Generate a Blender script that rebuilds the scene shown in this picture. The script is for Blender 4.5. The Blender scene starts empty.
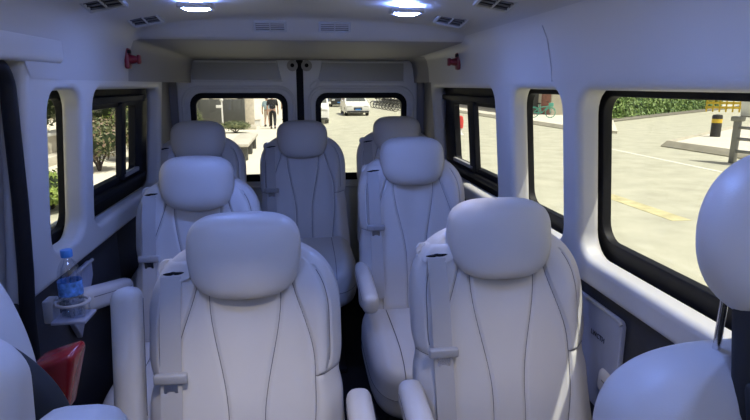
import bpy, bmesh, math, random
from mathutils import Vector, Matrix, Euler
random.seed(7)
C = bpy.context.scene.collection
PI = math.pi

# ------------------------------------------------------------------ materials
def mat(name, col, rough=.5, metal=0.0, bump=0.0, bscale=200, var=0.0, vscale=6, spec=.5, emit=None, estr=0):
    m = bpy.data.materials.new(name); m.use_nodes = True
    nt = m.node_tree; b = nt.nodes['Principled BSDF']
    b.inputs['Base Color'].default_value = (*col, 1)
    b.inputs['Roughness'].default_value = rough
    b.inputs['Metallic'].default_value = metal
    b.inputs['Specular IOR Level'].default_value = spec
    tc = nt.nodes.new('ShaderNodeTexCoord')
    if var:
        n = nt.nodes.new('ShaderNodeTexNoise'); n.inputs['Scale'].default_value = vscale; n.inputs['Detail'].default_value = 4
        nt.links.new(tc.outputs['Object'], n.inputs['Vector'])
        r = nt.nodes.new('ShaderNodeValToRGB')
        r.color_ramp.elements[0].position = .3; r.color_ramp.elements[1].position = .7
        r.color_ramp.elements[0].color = (*[max(0, c*(1-var)) for c in col], 1)
        r.color_ramp.elements[1].color = (*[min(1, c*(1+var)) for c in col], 1)
        nt.links.new(n.outputs['Fac'], r.inputs['Fac']); nt.links.new(r.outputs['Color'], b.inputs['Base Color'])
    if bump:
        n2 = nt.nodes.new('ShaderNodeTexNoise'); n2.inputs['Scale'].default_value = bscale; n2.inputs['Detail'].default_value = 3
        nt.links.new(tc.outputs['Object'], n2.inputs['Vector'])
        bp = nt.nodes.new('ShaderNodeBump'); bp.inputs['Strength'].default_value = bump; bp.inputs['Distance'].default_value = .002
        nt.links.new(n2.outputs['Fac'], bp.inputs['Height']); nt.links.new(bp.outputs['Normal'], b.inputs['Normal'])
    if emit:
        b.inputs['Emission Color'].default_value = (*emit, 1); b.inputs['Emission Strength'].default_value = estr
    return m
def leafmat(name, cols, scale=9):
    m = bpy.data.materials.new(name); m.use_nodes = True
    nt = m.node_tree; b = nt.nodes['Principled BSDF']; b.inputs['Roughness'].default_value = .55
    tc = nt.nodes.new('ShaderNodeTexCoord'); n = nt.nodes.new('ShaderNodeTexNoise'); n.inputs['Scale'].default_value = scale
    nt.links.new(tc.outputs['Object'], n.inputs['Vector'])
    r = nt.nodes.new('ShaderNodeValToRGB'); e = r.color_ramp.elements
    e[0].position = .33; e[0].color = (*cols[0], 1); e[1].position = .66; e[1].color = (*cols[-1], 1)
    if len(cols) == 3:
        k = e.new(.5); k.color = (*cols[1], 1)
    nt.links.new(n.outputs['Fac'], r.inputs['Fac']); nt.links.new(r.outputs['Color'], b.inputs['Base Color'])
    return m
def glassmat(name, tint, refl=.04):
    m = bpy.data.materials.new(name); m.use_nodes = True
    nt = m.node_tree; nt.nodes.clear()
    o = nt.nodes.new('ShaderNodeOutputMaterial'); mx = nt.nodes.new('ShaderNodeMixShader')
    t = nt.nodes.new('ShaderNodeBsdfTransparent'); t.inputs[0].default_value = (*tint, 1)
    g = nt.nodes.new('ShaderNodeBsdfGlossy'); g.inputs['Roughness'].default_value = .02
    mx.inputs[0].default_value = refl
    nt.links.new(t.outputs[0], mx.inputs[1]); nt.links.new(g.outputs[0], mx.inputs[2])
    nt.links.new(mx.outputs[0], o.inputs[0])
    return m
M = {}
M['leather'] = mat('leather', (.53, .515, .50), .42, bump=.12, bscale=420, var=.03, vscale=5)
M['seam'] = mat('seam_thread', (.15, .145, .15), .7)
M['belt'] = mat('belt_webbing', (.40, .39, .385), .55, bump=.3, bscale=600)
M['greyplastic'] = mat('grey_plastic', (.36, .36, .37), .4)
M['liner'] = mat('liner_plastic', (.50, .49, .475), .5, bump=.06, bscale=300)
M['ceil'] = mat('ceiling_cloth', (.42, .41, .40), .55, bump=.1, bscale=260)
M['taupe'] = mat('pillar_grey', (.23, .225, .25), .6)
M['doorpaint'] = mat('door_paint', (.72, .74, .78), .25)
M['doorpanel'] = mat('door_panel', (.42, .43, .44), .3)
M['dark'] = mat('dark_trim', (.018, .018, .022), .65, bump=.2, bscale=250)
M['carpet'] = mat('carpet', (.018, .018, .02), .95, bump=.5, bscale=400)
M['black'] = mat('black_rubber', (.006, .006, .008), .6, spec=.25)
M['blackfab'] = mat('black_fabric', (.012, .013, .016), .8)
M['chrome'] = mat('chrome', (.75, .75, .76), .18, 1)
M['ventslat'] = mat('vent_slat', (.10, .10, .11), .5)
M['ventmetal'] = mat('vent_metal', (.36, .37, .39), .35)
M['filllens'] = mat('fill_lens', (1, .95, .85), .3, emit=(1, .90, .76), estr=6)  # lens of the added fill lamps above the seats
M['red'] = mat('red_plastic', (.16, .005, .012), .35)
M['redbag'] = mat('red_foil', (.22, .010, .014), .25, bump=.4, bscale=25)
M['gold'] = mat('gold_print', (.75, .42, .12), .4)
M['lens'] = mat('lamp_lens', (.8, .9, 1), .3, emit=(.20, .33, 1.0), estr=250)
M['lensfront'] = mat('lamp_lens_front', (.8, .9, 1), .3, emit=(.20, .34, 1.0), estr=175)
M['lenswarm'] = mat('lamp_lens_warm', (1, .95, .85), .3, emit=(1.0, .84, .62), estr=60)
M['glass'] = glassmat('window_glass', (.95, .96, .94))
M['clear'] = glassmat('clear_plastic', (.95, .97, .99), .22)
M['water'] = glassmat('water', (.90, .94, .98), .06)
M['cap'] = mat('blue_cap', (.05, .22, .62), .35)
M['lab'] = mat('blue_label', (.10, .26, .60), .4, var=.6, vscale=60)
M['pocket'] = mat('pocket_film', (.30, .32, .40), .35, bump=.6, bscale=30)
M['ink'] = mat('print_ink', (.02, .02, .03), .6)
M['asphalt'] = mat('asphalt', (.45, .44, .345), .9, bump=.4, bscale=30, var=.13, vscale=1.6)
M['pave'] = mat('pavement', (.66, .62, .52), .9, var=.05, vscale=.8)
M['kerb'] = mat('kerb_stone', (.42, .39, .31), .9, var=.1, vscale=2)
M['kerbdark'] = mat('kerb_dark', (.16, .15, .12), .9)
M['lane'] = mat('lane_paint', (.72, .70, .62), .8)
M['ylane'] = mat('lane_paint_yellow', (.53, .48, .27), .8, var=.2, vscale=5)
M['white'] = mat('white_paint', (.78, .78, .76), .3)
M['carblack'] = mat('dark_car_paint', (.03, .032, .035), .3)
M['cargrey'] = mat('grey_car_paint', (.22, .22, .22), .3)
M['carglass'] = mat('car_glass', (.10, .11, .10), .12)
M['tyre'] = mat('tyre', (.015, .015, .015), .8)
M['lampglass'] = mat('headlamp', (.7, .7, .68), .2)
M['concrete'] = mat('concrete', (.55, .52, .45), .85, var=.08, vscale=3)
M['hoard'] = mat('hoarding', (.075, .078, .075), .7, var=.1, vscale=2)
M['stone'] = mat('stone_pillar', (.62, .56, .46), .8, var=.15, vscale=5)
M['brick'] = mat('red_wall', (.34, .15, .11), .8, var=.2, vscale=3)
M['cream'] = mat('cream_wall', (.58, .54, .45), .8, var=.06, vscale=1)
M['pinkwall'] = mat('pink_wall', (.45, .36, .32), .8, var=.15, vscale=.8)
M['teal'] = mat('teal_paint', (.10, .42, .33), .35)
M['yellow'] = mat('yellow_paint', (.72, .50, .04), .5)
M['bollard'] = mat('bollard_black', (.035, .035, .03), .6)
M['steel'] = mat('weathered_steel', (.28, .28, .26), .5, .3)
M['skin'] = mat('skin', (.45, .28, .2), .6)
M['hair'] = mat('hair', (.012, .010, .010), .6)
M['clothblack'] = mat('cloth_black', (.015, .015, .018), .8)
M['clothblue'] = mat('cloth_paleblue', (.36, .50, .56), .8)
M['clothcream'] = mat('cloth_cream', (.60, .52, .44), .8)
M['clothgrey'] = mat('cloth_grey', (.10, .10, .11), .8)
M['redsign'] = mat('red_cone', (.62, .06, .05), .5)
M['leaf'] = leafmat('leaf_green', [(.04, .085, .018), (.09, .16, .03), (.20, .27, .07)], 5)
M['leafy'] = leafmat('leaf_bright', [(.08, .14, .02), (.26, .34, .06)], 8)
M['leafhedge'] = leafmat('leaf_hedge', [(.06, .13, .02), (.14, .24, .05), (.28, .38, .12)], 3)
M['leafp'] = leafmat('leaf_pink', [(.06, .10, .03), (.14, .15, .06), (.26, .17, .13)], 10)
M['leafd'] = leafmat('leaf_olive', [(.10, .13, .05), (.22, .24, .12)], 3)
M['bark'] = mat('bark', (.06, .045, .035), .9)
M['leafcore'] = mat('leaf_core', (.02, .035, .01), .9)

# ------------------------------------------------------------------ helpers
def tag(o, label=None, cat=None, group=None, kind=None):
    if label: o['label'] = label
    if cat: o['category'] = cat
    if group: o['group'] = group
    if kind: o['kind'] = kind
    return o
def link(name, me, parent=None, smooth=True, loc=None, rot=None):
    o = bpy.data.objects.new(name, me); C.objects.link(o)
    if parent is not None: o.parent = parent
    if loc is not None: o.location = loc
    if rot is not None: o.rotation_euler = rot
    return o
def obj(name, bm, mats, parent=None, smooth=True, loc=None, rot=None, ang=None):
    me = bpy.data.meshes.new(name)
    bmesh.ops.recalc_face_normals(bm, faces=bm.faces[:])
    bm.to_mesh(me); bm.free()
    for m in (mats if isinstance(mats, (list, tuple)) else [mats]):
        me.materials.append(M[m] if isinstance(m, str) else m)
    for p in me.polygons: p.use_smooth = smooth
    if smooth: me.set_sharp_from_angle(angle=ang if ang else math.radians(42))
    return link(name, me, parent, loc=loc, rot=rot)
def empty(name, loc=(0, 0, 0), rz=0, label=None, cat=None, group=None, kind=None):
    o = bpy.data.objects.new(name, None); C.objects.link(o)
    o.location = loc; o.rotation_euler = (0, 0, rz); o.empty_display_size = .1
    return tag(o, label, cat, group, kind)
def copy_tree(o, parent=None):
    c = o.copy(); C.objects.link(c)
    if parent is not None: c.parent = parent
    for ch in list(o.children): copy_tree(ch, c)
    return c
def rbox(bm, c, s, r=.01, seg=2, rot=None, mi=0):
    g = bmesh.ops.create_cube(bm, size=1.0); vs = g['verts']
    for v in vs: v.co = Vector((v.co.x*s[0], v.co.y*s[1], v.co.z*s[2]))
    if r > 0:
        r = min(r, min(s)*.49)
        es = {e for v in vs for e in v.link_edges}
        b = bmesh.ops.bevel(bm, geom=list(es), offset=r, segments=seg, profile=.5, affect='EDGES')
        vs = list({v for f in b['faces'] for v in f.verts} | {v for v in vs if v.is_valid})
    mtx = Matrix.Translation(c) @ (Euler(rot).to_matrix().to_4x4() if rot else Matrix())
    for v in vs: v.co = mtx @ v.co
    if mi:
        for f in {f for v in vs for f in v.link_faces}: f.material_index = mi
    return vs
def tube(bm, pts, r, n=8, closed=False, mi=0, flat=1.0):
    pts = [Vector(p) for p in pts]; rings = []; N = len(pts)
    prev = None
    for i, p in enumerate(pts):
        if closed: t = pts[(i+1) % N]-pts[i-1]
        else: t = pts[min(i+1, N-1)]-pts[max(i-1, 0)]
        if t.length < 1e-9: t = Vector((0, 0, 1))
        t.normalize()
        if prev is None:
            a = Vector((0, 0, 1)) if abs(t.z) < .9 else Vector((1, 0, 0))
            u = t.cross(a).normalized()
        else:
            u = prev-t*prev.dot(t)
            u = u.normalized() if u.length > 1e-6 else t.orthogonal().normalized()
        prev = u; w = t.cross(u)
        rr = r[i] if isinstance(r, (list, tuple)) else r
        rings.append([bm.verts.new(p+(u*math.cos(2*PI*k/n)+w*math.sin(2*PI*k/n)*flat)*rr) for k in range(n)])
    for i in range(N if closed else N-1):
        a, b = rings[i], rings[(i+1) % N]
        for k in range(n):
            f = bm.faces.new((a[k], a[(k+1) % n], b[(k+1) % n], b[k])); f.material_index = mi
    if not closed:
        bm.faces.new(rings[0][::-1]).material_index = mi; bm.faces.new(rings[-1]).material_index = mi
def lathe(bm, prof, n=24, c=(0, 0, 0), mi=0, cap=True):
    rings = [[bm.verts.new((c[0]+r*math.cos(2*PI*k/n), c[1]+r*math.sin(2*PI*k/n), c[2]+z)) for k in range(n)] for r, z in prof]
    for a, b in zip(rings, rings[1:]):
        for k in range(n):
            bm.faces.new((a[k], a[(k+1) % n], b[(k+1) % n], b[k])).material_index = mi
    if cap:
        bm.faces.new(rings[0][::-1]).material_index = mi; bm.faces.new(rings[-1]).material_index = mi
def cyl(bm, p0, p1, r, n=16, mi=0): tube(bm, [p0, p1], r, n, mi=mi)
def sgnp(v, e): return math.copysign(abs(v)**e, v)
def sellip(bm, c, a, e1=.6, e2=.7, nu=48, nv=28, fn=None, mi=0):
    rows = []
    for j in range(nv+1):
        ph = -PI/2+PI*j/nv
        ring = []
        for i in range(nu):
            th = 2*PI*i/nu
            p = Vector((a[0]*sgnp(math.cos(ph), e1)*sgnp(math.cos(th), e2), a[1]*sgnp(math.cos(ph), e1)*sgnp(math.sin(th), e2), a[2]*sgnp(math.sin(ph), e1)))
            if fn: p = fn(p)
            ring.append(bm.verts.new(p+Vector(c)))
            if j in (0, nv): break
        rows.append(ring)
    for j in range(nv):
        A, B = rows[j], rows[j+1]
        for i in range(nu):
            k = (i+1) % nu
            if len(A) == 1: f = bm.faces.new((A[0], B[k], B[i]))
            elif len(B) == 1: f = bm.faces.new((A[i], A[k], B[0]))
            else: f = bm.faces.new((A[i], A[k], B[k], B[i]))
            f.material_index = mi
def rrect(u0, u1, v0, v1, r, n=6, ccw=True):
    pts = []
    for cx, cy, a0 in ((u1-r, v1-r, 0), (u0+r, v1-r, 90), (u0+r, v0+r, 180), (u1-r, v0+r, 270)):
        for k in range(n+1):
            a = math.radians(a0+90*k/n); pts.append((cx+r*math.cos(a), cy+r*math.sin(a)))
    return pts if ccw else pts[::-1]
def panel(outer, holes, th, bev):
    """2D outline with holes -> bmesh, u,v in-plane, w from 0 to th, rounded edges"""
    cu = bpy.data.curves.new('tmp', 'CURVE'); cu.dimensions = '2D'; cu.fill_mode = 'BOTH'
    cu.extrude = max(th/2-bev, 0); cu.bevel_depth = bev; cu.bevel_resolution = 3; cu.offset = -bev
    for pts in [outer]+holes:
        s = cu.splines.new('POLY'); s.points.add(len(pts)-1); s.use_cyclic_u = True
        for q, p in zip(s.points, pts): q.co = (p[0], p[1], 0, 1)
    o = bpy.data.objects.new('tmp', cu); C.objects.link(o)
    dg = bpy.context.evaluated_depsgraph_get(); dg.update()
    me = bpy.data.meshes.new_from_object(o.evaluated_get(dg))
    bm = bmesh.new(); bm.from_mesh(me)
    bmesh.ops.remove_doubles(bm, verts=bm.verts[:], dist=1e-5)
    for v in bm.verts: v.co.z += th/2
    bpy.data.objects.remove(o); bpy.data.curves.remove(cu); bpy.data.meshes.remove(me)
    return bm
def warp(bm, fn):
    for v in bm.verts: v.co = Vector(fn(*v.co))
    return bm
def structure(o): o['kind'] = 'structure'; return o

# ------------------------------------------------------------------ the van body
XR = lambda z: .83-.086*(z-.95)          # inner face of the right liner
XL = lambda z: -(.76-.086*(z-.95))
# floor
bm = bmesh.new(); rbox(bm, (0, 1.3, -.05), (1.94, 5.2, .10), 0)
structure(obj('floor', bm, 'carpet', smooth=False))
# right liner with three window openings and the driver's door opening
HR = [(2.25, 3.345), (1.645, 2.065), (.33, 1.535)]
outer = [(-1.2, .965), (3.385, .965), (3.385, 1.62), (-1.2, 1.62)]
holes = [rrect(a, b, 1.05, 1.536, .07, ccw=False) for a, b in HR]+[rrect(-1.0, .12, 1.02, 1.548, .07, ccw=False)]
bm = panel(outer, holes, .072, .022)
wr = structure(obj('wall_right', warp(bm, lambda u, v, w: (XR(v)+w, u, v)), 'liner')); wr.modifiers.new('wn', 'WEIGHTED_NORMAL').keep_sharp = True
# left liner behind the sliding door, and the door side in front of it
HL = [(2.095, 3.06), (1.735, 1.995)]
outer = [(1.575, .955), (3.105, .955), (3.105, 1.62), (1.61, 1.62), (1.598, 1.5), (1.585, 1.1)]
holes = [rrect(a, b, 1.045, 1.534, .07, ccw=False) for a, b in HL]
bm = panel(outer, holes, .072, .022)
wl = structure(obj('wall_left', warp(bm, lambda u, v, w: (XL(v)-w, u, v)), 'liner')); wl.modifiers.new('wn', 'WEIGHTED_NORMAL').keep_sharp = True
bm = panel([(-1.2, .955), (1.72, .955), (1.72, 1.66), (-1.2, 1.66)], [rrect(.2, 1.22, 1.05, 1.56, .08, ccw=False), rrect(-1.0, -.05, 1.05, 1.56, .08, ccw=False)], .07, .015)
structure(obj('door_1', warp(bm, lambda u, v, w: (XL(v)-.07-w, u, v)), 'liner'))
# black rubber seal round the sliding door opening
pts = [(-.752, -1.15, 1.604), (-.744, 0, 1.604), (-.744, 1.50, 1.604)]
for k in range(7):
    a = k/6*PI/2; pts.append((-.744-.001*k/6, 1.520+.062*math.sin(a), 1.542+.062*math.cos(a)))
pts += [(-.748, 1.572, 1.25), (-.755, 1.563, 1.05), (-.762, 1.555, .93), (-.768, 1.555, .6), (-.770, 1.555, .02)]
bm = bmesh.new(); tube(bm, pts, .020, 10)
structure(obj('trim_1', bm, 'black'))
# header above the sliding door
bm = bmesh.new(); rbox(bm, (-.755, .32, 1.71), (.13, 3.02, .20), .018, 3)
structure(obj('trim_2', bm, 'liner'))
# dark lower side trims
bm = bmesh.new(); rbox(bm, (.905, 1.33, .485), (.11, 5.1, .97), .008)
structure(obj('trim_3', bm, 'dark'))
bm = bmesh.new(); rbox(bm, (-.84, 2.00, .48), (.10, .86, .96), .008); rbox(bm, (-.89, 3.14, .48), (.10, 1.44, .96), .008)
structure(obj('trim_4', bm, 'dark'))
bm = bmesh.new(); rbox(bm, (-.90, .20, .48), (.10, 2.9, .96), .008)
structure(obj('trim_5', bm, 'dark'))
# outer skin that closes the body to daylight
for k, (c, s) in enumerate([((.955, 1.33, 1.72), (.07, 5.1, .36)), ((-.92, 1.33, 1.74), (.10, 5.1, .32)), ((0, 1.33, 1.90), (1.98, 5.2, .05)), ((.965, 1.33, .35), (.03, 5.1, 1.35)), ((-.965, 1.33, .35), (.03, 5.1, 1.35))]):
    bm = bmesh.new(); rbox(bm, c, s, .01)
    structure(obj('trim_%d' % (6+k), bm, 'white'))
# ceiling: lofted cross-section that drops to the rear air unit
prof = [(.7755, 1.565), (.7725, 1.60), (.768, 1.645), (.757, 1.69), (.742, 1.728), (.715, 1.757), (.68, 1.772), (.62, 1.784), (.5, 1.799), (.35, 1.811), (.18, 1.818), (0, 1.82)]
full = prof+[(-(x-.0705*min(1, x/.7)), z) for x, z in prof[-2::-1]]
sta = [(-1.25, 2), (.2, 2), (1.2, 2), (1.60, 2), (1.63, 2), (2.0, 2), (2.38, 2), (2.405, 1.818), (2.425, 1.805), (2.455, 1.768), (2.475, 1.745), (2.495, 1.735), (2.53, 1.731), (2.9, 1.724), (3.4, 1.716), (3.9, 1.71)]
bm = bmesh.new(); rows = []
for y, cap in sta:
    rows.append([bm.verts.new((x, y, max(z, 1.615) if x < 0 and y < 1.61 else z if z <= cap-.012 else cap-.012*math.exp(-(z-cap+.012)/.012))) for x, z in full])
for a, b in zip(rows, rows[1:]):
    for i in range(len(a)-1): bm.faces.new((a[i], a[i+1], b[i+1], b[i]))
for f in bm.faces:
    if abs(f.calc_center_median().x) > .705 and f.calc_center_median().z > 1.5 and abs(f.normal.x if f.normal.length else 1) >= 0: f.material_index = 1 if f.calc_center_median().y < 3.2 else 2
    elif f.calc_center_median().y > 2.5: f.material_index = 2
structure(obj('ceiling', bm, ['ceil', 'liner', 'taupe'], ang=math.radians(60)))
# upper wall bands (the liner between windows and ceiling edge is part of the loft); vertical joint lines on the right liner
bm = bmesh.new(); tube(bm, [(XR(1.56)-.0, 1.70, 1.56), (.772, 1.70, 1.60), (.7655, 1.705, 1.64), (.7565, 1.71, 1.69), (.741, 1.715, 1.728)], .0018, 6)
structure(obj('trim_11', bm, 'greyplastic'))
# D-pillars and sill at the rear doors
bm = bmesh.new(); rbox(bm, (.862, 3.64, .95), (.024, .56, 1.7), .008)
structure(obj('trim_12', bm, 'taupe'))
bm = bmesh.new(); rbox(bm, (-.862, 3.53, .95), (.024, .78, 1.7), .008)
structure(obj('trim_13', bm, 'taupe'))
for k, x in ((29, .90), (30, -.90)):
    bm = bmesh.new(); rbox(bm, (x, 3.91, .95), (.215, .05, 1.75), .01); structure(obj('trim_%d' % k, bm, 'taupe'))
# front end with windscreen, behind the camera
bm = panel([(-.97, 0), (.97, 0), (.97, 1.88), (-.97, 1.88)], [rrect(-.86, .86, .78, 1.80, .1, ccw=False)], .06, .01)
structure(obj('wall_front', warp(bm, lambda u, v, w: (u, -1.22-w, v)), 'dark'))
w = structure(empty('window_6', (0, -1.25, 1.33)))
bm = bmesh.new(); rbox(bm, (0, 0, -.04), (1.74, .006, 1.04), 0); obj('pane', bm, 'glass', w, False)
# rear doors
def rear_door(name, x0, x1, hx0, hx1, sgn):
    e = structure(empty(name, ((x0+x1)/2, 3.87, .2)))
    off = Vector(e.location)
    T = lambda u, v, w: (u-off.x, w, v-off.z)
    bm = panel(rrect(x0, x1, .2, 1.74, .03), [rrect(hx0, hx1, .905, 1.495, .075, ccw=False)], .06, .014)
    obj('door_shell', warp(bm, T), 'doorpaint', e)
    # pressed ridge round the window
    bm = bmesh.new(); tube(bm, [T(u, v, .0) for u, v in rrect(hx0-.045, hx1+.045, .86, 1.535, .10, 8)], .011, 8, True)
    obj('pressed_ridge', bm, 'doorpaint', e)
    fr = panel(rrect(hx0-.006, hx1+.006, .899, 1.501, .08), [rrect(hx0+.034, hx1-.034, .95, 1.462, .05, ccw=False)], .03, .006)
    obj('window_frame', warp(fr, lambda u, v, w: T(u, v, w+.004)), 'black', e)
    bm = bmesh.new(); rbox(bm, T((hx0+hx1)/2, 1.2, .025), (hx1-hx0-.02, .005, .57), 0)
    obj('pane', bm, 'glass', e, False)
    # recessed upper panel, slanted towards the seam
    if sgn < 0: q = [(-.70, 1.578), (-.118, 1.578), (-.150, 1.70), (-.70, 1.70)]
    else: q = [(.118, 1.572), (.70, 1.572), (.70, 1.70), (.152, 1.70)]
    bm = panel(q, [], .006, .002); obj('recess_panel', warp(bm, lambda u, v, w: T(u, v, w-.006)), 'doorpanel', e)
    bm = bmesh.new(); tube(bm, [T(u, v, -.004) for u, v in q], .008, 8, True); obj('recess_rim', bm, 'doorpaint', e)
    xc = sgn*.047
    bm = bmesh.new(); cyl(bm, T(xc, 1.675, -.008), T(xc, 1.675, .002), .036, 24); obj('lock_plate', bm, 'greyplastic', e)
    bm = bmesh.new(); cyl(bm, T(xc, 1.677, -.012), T(xc, 1.677, -.002), .013, 16); obj('lock_hole', bm, 'black', e)
    return e
d2 = rear_door('door_2', -.80, -.016, -.718, -.09, -1)
d3 = rear_door('door_3', .016, .80, .104, .724, 1)
off = Vector(d3.location)
bm = bmesh.new(); tube(bm, [(.095+.030*math.cos(a)+.014*math.sin(a)-off.x, -.002, 1.553+.028*math.sin(a)+.012*math.cos(a)-off.z) for a in [2*PI*k/20 for k in range(20)]], .006, 6, True)
obj('oval_pressing', bm, 'doorpaint', d3)
bm = bmesh.new(); rbox(bm, (0, 3.89, 1.0), (.046, .05, 1.5), .006); structure(obj('trim_14', bm, 'black'))
bm = bmesh.new(); rbox(bm, (0, 3.93, .2), (1.9, .05, .9), .006); structure(obj('trim_15', bm, 'dark'))

# side windows
def side_window(n, sgn, y0, y1, slide=None, zt=1.548, zb=1.063, b=.030, mh=.05):
    """y0..y1, zb..zt is the outline of the visible frame; the frame itself runs on behind the liner"""
    e = structure(empty('window_%d' % n, (0, (y0+y1)/2, 1.29)))
    X = (lambda z, w: XR(z)+w) if sgn > 0 else (lambda z, w: XL(z)-w)
    T = lambda u, v, w: (X(v, w), u-(y0+y1)/2, v-1.29)
    m = .035; outer = rrect(y0-m, y1+m, zb-m, zt+m, .08)
    if slide:
        o0, o1, ot, ob, ym = slide
        fr = panel(outer, [rrect(o0, o1, ob, ot, .02, ccw=False)], .036, .004)
        obj('window_frame', warp(fr, lambda u, v, w: T(u, v, w+.085)), 'black', e)
        bm = panel(rrect(ym-mh, ym+mh, ob-.02, ot+.02, .006), [], .03, .004)
        obj('mullion', warp(bm, lambda u, v, w: T(u, v, w+.070)), 'black', e)
        bm = panel(rrect(y0+.02, y1-.075, ob-.055, ob-.028, .01), [], .03, .006)
        obj('slide_track', warp(bm, lambda u, v, w: T(u, v, w+.060)), 'black', e)
        bm = panel(rrect(ym+.0, o1+.01, ob-.012, ob+.008, .004), [], .02, .003)
        obj('sliding_rail', warp(bm, lambda u, v, w: T(u, v, w+.070)), 'greyplastic', e)
        bm = panel(rrect(y0+.02, y1-.075, ot+.02, ot+.05, .008), [], .03, .006)
        obj('slide_track', warp(bm, lambda u, v, w: T(u, v, w+.060)), 'black', e)
    else:
        fr = panel(outer, [rrect(y0+b, y1-b, zb+b*.9, zt-b, .055, ccw=False)], .03, .004)
        obj('window_frame', warp(fr, lambda u, v, w: T(u, v, w+.086)), 'black', e)
    bm = panel(rrect(y0-.02, y1+.02, zb-.02, zt+.02, .05), [], .004, .0)
    obj('pane', warp(bm, lambda u, v, w: T(u, v, w+.112)), 'glass', e, False)
side_window(1, 1, .28, 1.58)
side_window(2, 1, 1.60, 2.155)
side_window(3, 1, 2.20, 3.43, slide=(2.30, 3.195, 1.446, 1.128, 2.82))
side_window(4, -1, 1.64, 2.095, zb=1.035, zt=1.535)
side_window(5, -1, 2.135, 3.085, slide=(2.19, 2.918, 1.454, 1.143, 2.68), mh=.03)
side_window(7, 1, -1.05, .225)

# ------------------------------------------------------------------ ceiling fittings
def lamp(x, y, z, label, lens='lens'):
    sl = -math.atan(.075)*(1 if x > 0 else -1)
    e = empty('ceiling_lamp', (x, y, z), 0, label, 'ceiling lamp', 'ceiling lamps')
    bm = panel(rrect(-.056, .056, -.038, .038, .012), [rrect(-.042, .042, -.026, .026, .008, ccw=False)], .017, .003)
    obj('bezel', warp(bm, lambda u, v, w: (u, v, -w+.003)), 'greyplastic', e)
    bm = bmesh.new(); sellip(bm, (0, 0, -.006), (.041, .025, .014), .7, .5, 32, 14); obj('lens', bm, lens, e)
    return e
LAMPS = [(-.318, 1.92, 'left lit ceiling lamp with a bright bluish lens, ahead of the rear air unit'), (.358, 1.93, 'right lit ceiling lamp with a bright bluish lens, ahead of the rear air unit')]
ZC = lambda x: 1.82-.075*max(0, abs(x)-.05)
for x, y, l in LAMPS: lamp(x, y, ZC(x)-.002, l)
for y in (.95, .10, -.75):
    for s in (-1, 1):
        lamp(.36*s, y, ZC(.36)-.002, '%s ceiling lamp in the %s pair, over the front of the cabin' % ('left' if s < 0 else 'right', {.95: 'first', .10: 'second', -.75: 'third'}[y]), 'lensfront' if y > -.5 else 'lenswarm')  # rearmost-facing warm pair is added out of view to light the seat fronts
def fill_lamp(x, y, target, power, label):  # added spot lamp, out of view overhead, that brightens a seat's lower half
    z = ZC(x)-.002
    e = empty('fill_lamp', (x, y, z), 0, label, 'fill lamp', 'added fill lamps over the seats')
    d = (Vector(target)-Vector((x, y, z-.02))).normalized()
    bm = bmesh.new(); lathe(bm, [(.036, .0), (.036, -.006), (.030, -.010), (.026, -.008)], 24, cap=False); obj('bezel', bm, 'greyplastic', e)
    bm = bmesh.new(); tube(bm, [Vector((0, 0, .004)), Vector((0, 0, -.002))+d*.010], [.024, .022], 20); obj('lens', bm, 'filllens', e)
    l = bpy.data.lights.new('fill_light', 'SPOT'); l.energy = power; l.color = (1, .90, .76); l.spot_size = math.radians(46); l.spot_blend = .9; l.shadow_soft_size = .02
    o = bpy.data.objects.new('fill_light', l); C.objects.link(o); o.location = Vector((x, y, z-.018))+d*.02; o.rotation_euler = d.to_track_quat('-Z', 'Y').to_euler()
    return e
fill_lamp(-.14, .70, (-.14, 1.22, .62), 27, 'added small round fill lamp over the nearest left seat')
fill_lamp(.50, .70, (.56, 1.24, .62), 15, 'added small round fill lamp over the nearest right seat')
fill_lamp(.46, 1.38, (.42, 1.98, .50), 12, 'added small round fill lamp over the middle right seat')
fill_lamp(-.42, 1.36, (-.45, 1.95, .55), 8, 'added small round fill lamp over the middle left seat')
def vent(w, h, n, loc, rot, label, group, name='air_vent'):
    e = empty(name, loc, 0, label, 'air vent', group); e.rotation_euler = rot
    bm = panel(rrect(-w/2, w/2, -h/2, h/2, .006), [rrect(-w/2+.010, w/2-.010, -h/2+.009, h/2-.009, .004, ccw=False)], .012, .003)
    obj('vent_frame', warp(bm, lambda u, v, q: (u, v, q-.004)), 'ventmetal', e)
    bm = bmesh.new(); rbox(bm, (0, 0, -.001), (w-.016, h-.014, .003), 0); obj('backing', bm, 'black', e, False)
    for k in range(n):
        bm = bmesh.new(); rbox(bm, (0, -h/2+.009+(h-.018)*(k+.5)/n, .004), (w-.018, .0022, .005), .0005, rot=(.3, 0, 0))
        obj('slat', bm, 'ventslat', e)
    bm = bmesh.new(); rbox(bm, (0, 0, .005), (.005, h-.016, .006), .001); obj('divider', bm, 'greyplastic', e)
    return e
RV = (math.radians(90)+math.radians(38), 0, 0)
vent(.135, .052, 4, (-.115, 2.445, 1.787), RV, 'left of the two rectangular slatted vents facing forward on the rear air unit', 'rear air unit vents')
vent(.135, .052, 4, (.150, 2.445, 1.787), RV, 'right of the two rectangular slatted vents facing forward on the rear air unit', 'rear air unit vents')
for x, y, l in [(-.548, 2.20, 'ceiling edge vent left of the left lit lamp, further from the camera'), (-.553, 1.77, 'ceiling edge vent at the top left of the photo, nearer than its neighbour'), (.565, 2.13, 'ceiling edge vent right of the right lit lamp, further from the camera'), (.575, 1.66, 'ceiling edge vent at the top right, nearer than its neighbour')]:
    z = 1.785 if x < 0 else 1.7905
    e = vent(.115, .095, 4, (x, y, z-.002), (PI, 0, 0), l, 'ceiling edge vents')
    e.rotation_euler = (PI-.30, math.radians(9)*(1 if x > 0 else -1), math.radians(6)*(1 if x > 0 else -1))
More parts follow.
